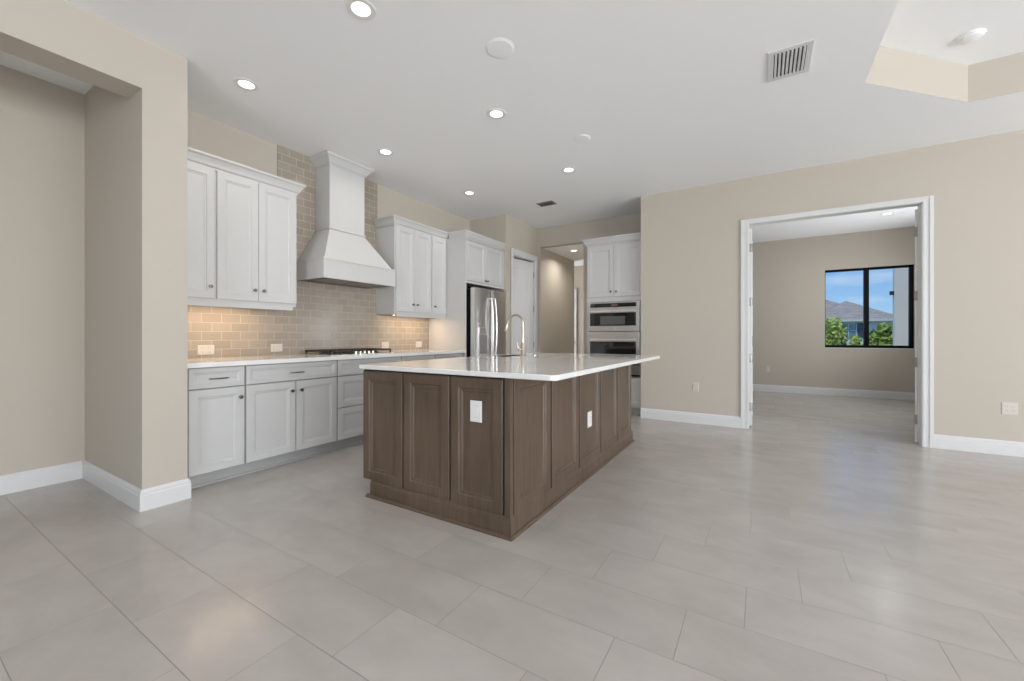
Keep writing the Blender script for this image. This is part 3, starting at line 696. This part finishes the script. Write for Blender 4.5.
# ---------------------------------------------------------------- oven tower
def oven_tower():
    XF = 5.890; T = frame('-x'); y0, y1 = 1.4345, 2.272    # cabinet y range
    t = thing('oven_cabinet', 'tall white oven cabinet with two upper doors beside the beige wall end', 'cabinet', (6.2, 1.85, 0))
    b = MB(); x1 = 6.4995
    b.box(XF, x1, y0+.0005, y1, 1.63, 2.50); b.box(XF, x1, y0+.0005, y1, .103, .535); b.box(XF, x1, y0+.0005, 1.476, .535, 1.63); b.box(XF, x1, 2.234, y1, .535, 1.63); b.box(6.46, x1, 1.476, 2.234, .535, 1.63)
    obj('body', b, M['cab'], t)
    obj('toe_kick', MB().box(XF+.05, XF+.07, y0+.001, y1, 0, .103), M['toe'], t)
    cab_front('door', 'door', -2.262, -1.858, 1.705, 2.455, XF, '-x', t, M['cab'], WR, ('knob', -1.895, 1.775))
    cab_front('door', 'door', -1.853, -1.449, 1.705, 2.455, XF, '-x', t, M['cab'], WR, ('knob', -1.815, 1.775))
    cab_front('drawer', 'drawer', -2.262, -1.449, .125, .515, XF, '-x', t, M['cab'], WR, ('bar', -1.855, .33, .068))
    obj('crown', MB().sweep([(6.498, 2.2725, 2.482), (XF-.001, 2.2725, 2.482), (XF-.001, 1.4345, 2.482)], CP), M['cab'], t)
    # appliances
    ya, yb = 1.484, 2.232
    def ov(name, label, cat, z0, z1, zc):
        return thing(name, label, cat, (XF, 1.848, z0))
    def B(a, b, z0, z1, x0, x1, bev=.002): return MB().box(x0, x1, a, b, z0, z1, bev)
    u = ov('microwave_oven', 'upper built-in stainless microwave oven with black control strip', 'oven', 1.19, 1.625, 0)
    obj('body', B(ya+.005, yb-.005, 1.196, 1.622, XF+.0, XF+.50), M['steel'], u)
    obj('frame', B(ya, yb, 1.53, 1.622, XF-.022, XF-.0005), M['steel'], u)
    cp = obj('control_panel', B(ya+.045, yb-.02, 1.548, 1.607, XF-.026, XF-.022), M['ovglass'], u)
    obj('display', B(1.80, 1.88, 1.570, 1.588, XF-.027, XF-.026, 0), M['display'], cp)
    d = obj('door', B(ya, yb, 1.196, 1.524, XF-.034, XF-.0005), M['steel'], u)
    obj('glass', B(ya+.045, yb-.02, 1.275, 1.465, XF-.037, XF-.034, .001), M['ovglass'], d)
    obj('screen', B(ya+.20, yb-.18, 1.295, 1.415, XF-.038, XF-.037, 0), M['screen'], d)
    k = MB(); k.box(XF-.082, XF-.066, ya+.06, yb-.03, 1.474, 1.498, .006)
    for y in (ya+.09, yb-.06): k.box(XF-.068, XF-.034, y-.012, y+.012, 1.478, 1.494, .003)
    obj('handle', k, M['steel2'], d)
    obj('badge', MB().cyl((XF-.036, 1.83, 1.24), (XF-.034, 1.83, 1.24), .012), M['steel2'], d)
    l = ov('wall_oven', 'lower built-in stainless oven under the microwave oven', 'oven', .545, 1.19, 0)
    obj('body', B(ya+.005, yb-.005, .552, 1.190, XF+.0, XF+.52), M['steel'], l)
    obj('frame', B(ya, yb, 1.105, 1.188, XF-.022, XF-.0005), M['steel'], l)
    d = obj('door', B(ya, yb, .725, 1.098, XF-.034, XF-.0005), M['steel'], l)
    obj('glass', B(ya+.045, yb-.02, .865, 1.045, XF-.037, XF-.034, .001), M['ovglass'], d)
    k = MB(); k.box(XF-.082, XF-.066, ya+.045, yb-.03, 1.058, 1.082, .006)
    for y in (ya+.08, yb-.06): k.box(XF-.068, XF-.034, y-.012, y+.012, 1.062, 1.078, .003)
    obj('handle', k, M['steel2'], d)
    obj('vent_panel', B(ya, yb, .575, .705, XF-.030, XF-.0005), M['steel'], l)
    obj('vent_slot', B(ya+.004, yb-.004, .706, .724, XF-.012, XF-.0005, 0), M['black'], l)
    obj('vent_slot', B(ya+.004, yb-.004, .551, .574, XF-.014, XF-.0005, 0), M['black'], l)
oven_tower()

# ---------------------------------------------------------------- island
def ring2(bm, p, z): return [bm.verts.new((x, y, z)) for x, y in p]
def island():
    x0, x1, y0, y1 = 1.945, 4.395, 1.2075, 2.428     # carcass; applied panels stand 15 mm proud
    Z0, Z1 = .115, .8925
    t = thing('kitchen_island', 'large dark-stained wood kitchen island with raised panels under a white quartz top', 'kitchen island', (3.17, 1.82, 0))
    b = MB(); b.box(x0, x0+.02, y0, y1, Z0, Z1); b.box(x1-.02, x1, y0, y1, Z0, Z1); b.box(x0+.02, x1-.02, y0, y0+.02, Z0, Z1); b.box(x0+.02, x1-.02, y1-.02, y1, Z0, Z1); b.box(x0+.02, x1-.02, y0+.02, y1-.02, Z0, Z0+.02); obj('body', b, M['woodshade'], t)
    obj('plinth', MB().box(x0+.01, x1-.01, y0+.01, 2.335, 0, Z0), M['woodshade'], t)
    PR_ = [(0, 0), (0, .0105), (.004, .015), (.060, .015), (.068, .0065), (.078, .006), (.086, .001), (.094, .0005)]
    # near end, facing -x
    for a, c in ((2.425, 2.037), (2.025, 1.635), (1.623, 1.246)):
        obj('end_panel', MB().front(-a, -c, Z0+.001, Z1-.012, x0, 0, PR_, T=frame('-x')), M['wood'], t)
    # corner post and top rail, long side facing -y
    obj('corner_post', MB().box(x0-.015, x0+.016, y0-.015, y0+.024, Z0, Z1, .003), M['wood'], t)
    for k in range(5):
        a = 1.971+k*.4855
        obj('side_panel', MB().front(a, a+.467, Z0+.001, Z1-.006, y0, 0, PR_, T=frame('-y')), M['wood'], t)
    obj('side_panel', MB().front(y0+.0+0, y1, Z0, Z1-.006, -x1, 0, [(0, 0), (0, .0115), (.003, .015)], T=frame('+x')), M['wood'], t)
    for k in range(5):
        a = 1.971+k*.4855; obj('shade_strip', MB().box(a-.0185 if k else a-.009, a, y0-.0125, y0, Z0+.001, Z1-.006), M['gapshade'], t)  # dark filler strips standing in for shade between the side panels
    # base board with moulded top and shoe
    pb = [(0, 0), (.012, 0), (.012, .090), (.009, .098), (.009, .104), (.002, .116), (-.008, .116), (-.008, 0)]
    obj('base_board', MB().sweep([(x0-.005, 2.342, 0), (x0-.005, y0-.005, 0), (x1+.005, y0-.005, 0), (x1+.005, 2.342, 0)], [(o+.004, z) for o, z in pb]), M['wood'], t)
    obj('shoe_moulding', MB().sweep([(x0-.018, 2.374, 0), (x0-.018, y0-.018, 0), (x1+.018, y0-.018, 0), (x1+.018, 2.374, 0)], [(-.004, 0), (.019, 0), (.018, .010), (.010, .018), (-.004, .020)]), M['wood'], t)
    # doors on the working side
    for k in range(4):
        a = -x1+.01+k*.608
        d = obj('door', MB().front(a, a+.60, Z0+.001, Z1-.012, -y1, 0, WR, T=frame('+y')), M['wood'], t)
    # top with an undermount sink cutout and eased corners
    X0, X1, Y0, Y1 = 1.905, 4.435, .905, 2.462; za, zb = .893, .923
    sx0, sx1, sy0, sy1 = 3.40, 3.86, 2.13, 2.375
    bm = bmesh.new()
    def rr(a, b, c, d, r, n=6):
        P = []
        for cx, cy, s in ((b-r, c+r, -90), (b-r, d-r, 0), (a+r, d-r, 90), (a+r, c+r, 180)):
            for i in range(n+1): an = math.radians(s+90*i/n); P.append((cx+r*math.cos(an), cy+r*math.sin(an)))
        return P
    out = rr(X0, X1, Y0, Y1, .04); inn = rr(sx0, sx1, sy0, sy1, .03)
    e = .004
    outi = rr(X0+e, X1-e, Y0+e, Y1-e, .036)
    def ring(p, z): return [bm.verts.new((x, y, z)) for x, y in p]
    lo, lo2, hi2, hi = ring(outi, za), ring(out, za+e), ring(out, zb-e), ring(outi, zb); il, ih = ring(inn, za), ring(inn, zb); n = len(out)
    for A, Bq in ((lo, lo2), (lo2, hi2), (hi2, hi), (ih, il)):
        for i in range(n): bm.faces.new([A[i], A[(i+1) % n], Bq[(i+1) % n], Bq[i]])
    for A, Bq in ((hi, ih), (lo, il)):
        es = [bm.edges.get((A[i], A[(i+1) % n])) for i in range(n)]+[bm.edges.get((Bq[i], Bq[(i+1) % n])) for i in range(n)]
        bmesh.ops.triangle_fill(bm, use_beauty=True, edges=es)
    bmesh.ops.recalc_face_normals(bm, faces=bm.faces)
    m = MB(); m.bm.free(); m.bm = bm
    single('island_countertop', m, M['quartz'], 'white quartz slab with rounded corners lying on the dark wood island', 'countertop', loc=(3.17, 1.7, za))
    # sink
    s = MB(); z0 = .70; w = .004; zt = zb-.003
    a, b_, c, d_ = sx0+.0006, sx1-.0006, sy0+.0006, sy1-.0006
    R_ = rr(a, b_, c, d_, .0294); I_ = rr(a+w, b_-w, c+w, d_-w, .0254)
    bm = bmesh.new(); o0, o1, i1, i0 = ring2(bm, R_, z0), ring2(bm, R_, zt), ring2(bm, I_, zt), ring2(bm, I_, z0+w); n = len(R_)
    for A, Bq in ((o0, o1), (o1, i1), (i1, i0)):
        for k in range(n): bm.faces.new([A[k], A[(k+1) % n], Bq[(k+1) % n], Bq[k]])
    bm.faces.new(o0); bm.faces.new(i0); bmesh.ops.recalc_face_normals(bm, faces=bm.faces)
    s.bm.free(); s.bm = bm
    t2 = thing('kitchen_sink', 'dark sink basin sunk in the white island top beside the faucet', 'sink', (3.62, 2.26, .70))
    obj('basin', s, M['basin'], t2); obj('drain', MB().cyl((3.62, 2.26, .704), (3.62, 2.26, .707), .04), M['hinge'], t2, smooth=True)
    # faucet
    fx, fy = 3.60, 2.075
    f = thing('kitchen_faucet', 'brushed nickel gooseneck faucet standing on the island top', 'faucet', (fx, fy, zb))
    obj('base', MB().lathe([(0, zb), (.027, zb), (.028, zb+.006), (.024, zb+.012), (.024, zb+.115), (.016, zb+.135), (0, zb+.135)], 24, T=Matrix.Translation((fx, fy, 0))), M['nickel'], f, smooth=True)
    P = [(fx, fy, zb+.12), (fx, fy, zb+.335)]
    R = .085
    for i in range(1, 13):
        a = PI*i/12*.93; P.append((fx-.006*i/12, fy+R-R*math.cos(a), zb+.335+R*math.sin(a)))
    P.append((fx-.012, P[-1][1]+.012, P[-1][2]-.03))
    obj('spout', MB().tube(P, .0130, 14), M['nickel'], f, smooth=True)
    e_ = Vector(P[-1]); d = Vector((-.004, .018, -.075))
    obj('spray_head', MB().tube([e_, e_+d*.3, e_+d*.8, e_+d], [.014, .0165, .018, .015], 14), M['nickel'], f, smooth=True)
    k = MB(); k.cyl((fx, fy, zb+.07), (fx-.03, fy+.032, zb+.07), .013, .013); k.tube([(fx-.028, fy+.03, zb+.07), (fx-.036, fy+.038, zb+.10), (fx-.045, fy+.047, zb+.145)], [.008, .0065, .005], 10)
    obj('lever', k, M['nickel'], f, smooth=True)
    single('air_switch', MB().lathe([(0, 0), (.020, 0), (.020, .004), (.013, .006), (.012, .010), (0, .010)], 20, T=Matrix.Translation((3.80, 2.05, zb))), M['nickel'], 'small round metal push button on the island top next to the faucet', 'button', loc=(3.80, 2.05, zb), smooth=True)
island()

# ---------------------------------------------------------------- outlets
def outlet(T, label, w=.072, h=.115, kind='duplex', group='outlets and switches', pm='almond'):
    """T: local frame, front towards -y, centre at the origin"""
    loc = T.to_translation(); t = thing('power_outlet', label, 'outlet', loc, group)
    obj('plate', MB().front(-w/2, w/2, -h/2, h/2, 0, 0, [(0, 0), (0, .003), (.004, .006)], T=T), M[pm], t)
    if kind == 'rocker':
        r = obj('rocker', MB().box(-.017, .017, -.009, -.006, -.033, .033, .002, T=T), M[pm], t)
        obj('gasket', MB().box(-.0175, .0175, -.0064, -.006, -.0345, .0345, T=T), M['slot'], r)
    for u in {'duplex': (0,), 'quad': (-.023, .023)}.get(kind, ()):
        for s in (-1, 1):
            r = obj('receptacle', MB().box(u-.016, u+.016, -.0075, -.006, s*.020-.014, s*.020+.014, .002, T=T), M[pm], t)
            for xx in (-.006, .006): obj('slot', MB().box(u+xx-.0012, u+xx+.0012, -.0082, -.0075, s*.02-.005, s*.02+.006, T=T), M['slot'], r)
    return t
Tm = Matrix.Translation; RY = Matrix.Rotation(PI/2, 4, 'Y')
yw = KY-.0082
for x, lab, kind, w in ((1.654, 'wide outlet plate on the tiles under the wall cabinet by the beige wall end', 'quad', .128), (2.264, 'outlet plate on the tiles just before the cooktop', 'rocker', .115),
                  (3.648, 'outlet plate on the tiles just past the cooktop', 'rocker', .115), (4.25, 'outlet plate on the tiles beside the tall refrigerator panel', 'rocker', .115)):
    if kind == 'quad': outlet(Tm((x, yw, 1.004)), lab, .128, .084, 'quad')
    else: outlet(Tm((x, yw, 1.008)) @ RY, lab, .080, .115, kind)
outlet(Tm((1.9415, 1.436, .683)) @ frame('-x'), 'white outlet plate on the short end of the wood island', .084, .125, 'rocker', pm='plate')
outlet(Tm((3.175, 1.2045, .448)), 'white outlet plate on the long side of the wood island', .084, .125, 'duplex', pm='plate')
outlet(Tm((RX, .737, .468)) @ frame('-x'), 'small wall outlet low on the beige wall between the island and the double doors', .072, .118, 'duplex')
outlet(Tm((RX, -1.984, .442)) @ frame('-x'), 'wide wall outlet on the beige wall just past the study doorway, low above the baseboard', .105, .118, 'quad')
outlet(Tm((SX, -.09, .46)) @ frame('-x'), 'small wall outlet inside the study below the window level', .072, .118, 'duplex')

# ---------------------------------------------------------------- ceiling fixtures
def downlight(x, y, z, label, energy=2.2, group='recessed downlights in the kitchen ceiling'):
    t = thing('recessed_light', label, 'ceiling light', (x, y, z), group); T = Tm((x, y, z))
    obj('trim_ring', MB().lathe([(.054, 0), (.084, 0), (.084, -.003), (.078, -.005), (.054, -.002), (.054, 0)], 36, T=T), M['plate'], t, smooth=True)
    obj('lens', MB().lathe([(0, -.002), (.054, -.002), (.054, -.0005), (0, -.0005)], 36, T=T), M['lens'], t)
    d = bpy.data.lights.new('bulb', 'AREA'); d.shape = 'DISK'; d.size = .108; d.energy = energy; d.color = (1, .96, .90); d.spread = math.radians(150)
    o = bpy.data.objects.new('bulb', d); COL.objects.link(o); o.location = (0, 0, -.012); o.parent = t
KL = [(1.589, 2.014, 'recessed downlight over the near end of the island'), (1.608, 3.365, 'recessed downlight in front of the wall cabinets by the beige wall end'),
      (2.95, 1.965, 'recessed downlight over the middle of the island'), (2.957, 3.357, 'recessed downlight in front of the range hood'),
      (4.383, 1.915, 'recessed downlight over the far end of the island'), (4.393, 3.36, 'recessed downlight in front of the refrigerator cabinet')]
for x, y, lab in KL: downlight(x, y, H, lab, 2.0 if y < 3 else 2.4)
downlight(8.56, -1.665, H, 'recessed downlight in the study ceiling', 4, 'recessed downlights in other rooms')
downlight(7.06, 2.98, 2.706, 'recessed downlight in the low hallway ceiling', 7, 'recessed downlights in other rooms')
def disc(name, x, y, z, r, h, label, cat, prof=None):
    T = Tm((x, y, z)); t = thing(name, label, cat, (x, y, z))
    obj('cover', MB().lathe([(0, -h), (r*.78, -h), (r*.84, -h*.9), (r*.86, -h*.5), (r*.97, -h*.35), (r, -h*.15), (r, 0), (0, 0)], 40, T=T), M['ceil'], t, smooth=True)
    return t
disc('ceiling_speaker', 2.292, 1.498, H, .100, .006, 'flat round white cover on the ceiling near the first downlight', 'ceiling speaker')
disc('ceiling_speaker', 3.756, 1.496, H, .080, .005, 'smaller flat round white cover on the ceiling between downlights', 'ceiling speaker')
t = disc('smoke_detector', 4.37, -1.318, 3.353, .075, .024, 'round white smoke detector inside the raised tray ceiling', 'smoke detector')
def vent(x, y, w, d, n, label, slat_along='x', m=M['ceil'], dark=M['dark']):
    t = thing('ceiling_vent', label, 'vent', (x, y, H)); z = H
    b = .035 if slat_along == 'x' else .02
    f = MB()
    f.box(x-w/2, x+w/2, y-d/2, y-d/2+b, z-.008, z, .002); f.box(x-w/2, x+w/2, y+d/2-b, y+d/2, z-.008, z, .002)
    f.box(x-w/2, x-w/2+b, y-d/2+b, y+d/2-b, z-.008, z, .002); f.box(x+w/2-b, x+w/2, y-d/2+b, y+d/2-b, z-.008, z, .002)
    obj('frame', f, M['trim'] if slat_along == 'x' else M['slot'], t); obj('backing', MB().box(x-w/2+b, x+w/2-b, y-d/2+b, y+d/2-b, z-.0015, z-.0005), dark, t)
    if slat_along == 'x':
        L_ = d-2*b
        for k in range(n):
            yy = y-d/2+b+L_*(k+.5)/n; s = MB(); a = L_/n*.30
            s.box(-w/2+b, w/2-b, -a, a, -.001, .001, T=Tm((x, yy, z-.008)) @ Matrix.Rotation(.5, 4, 'X')); obj('slat', s, m, t)
    else:
        L_ = w-2*b
        for k in range(n):
            xx = x-w/2+b+L_*(k+.5)/n; s = MB(); a = L_/n*.34
            s.box(-a, a, -d/2+b, d/2-b, -.001, .001, T=Tm((xx, y, z-.008)) @ Matrix.Rotation(-.6, 4, 'Y')); obj('slat', s, m, t)
vent(3.462, -.158, .37, .255, 8, 'white louvred ceiling vent nearest the tray ceiling')
vent(5.325, 2.675, .165, .255, 4, 'small grey louvred ceiling vent near the pantry corner', 'y', M['slot'], M['slot'])
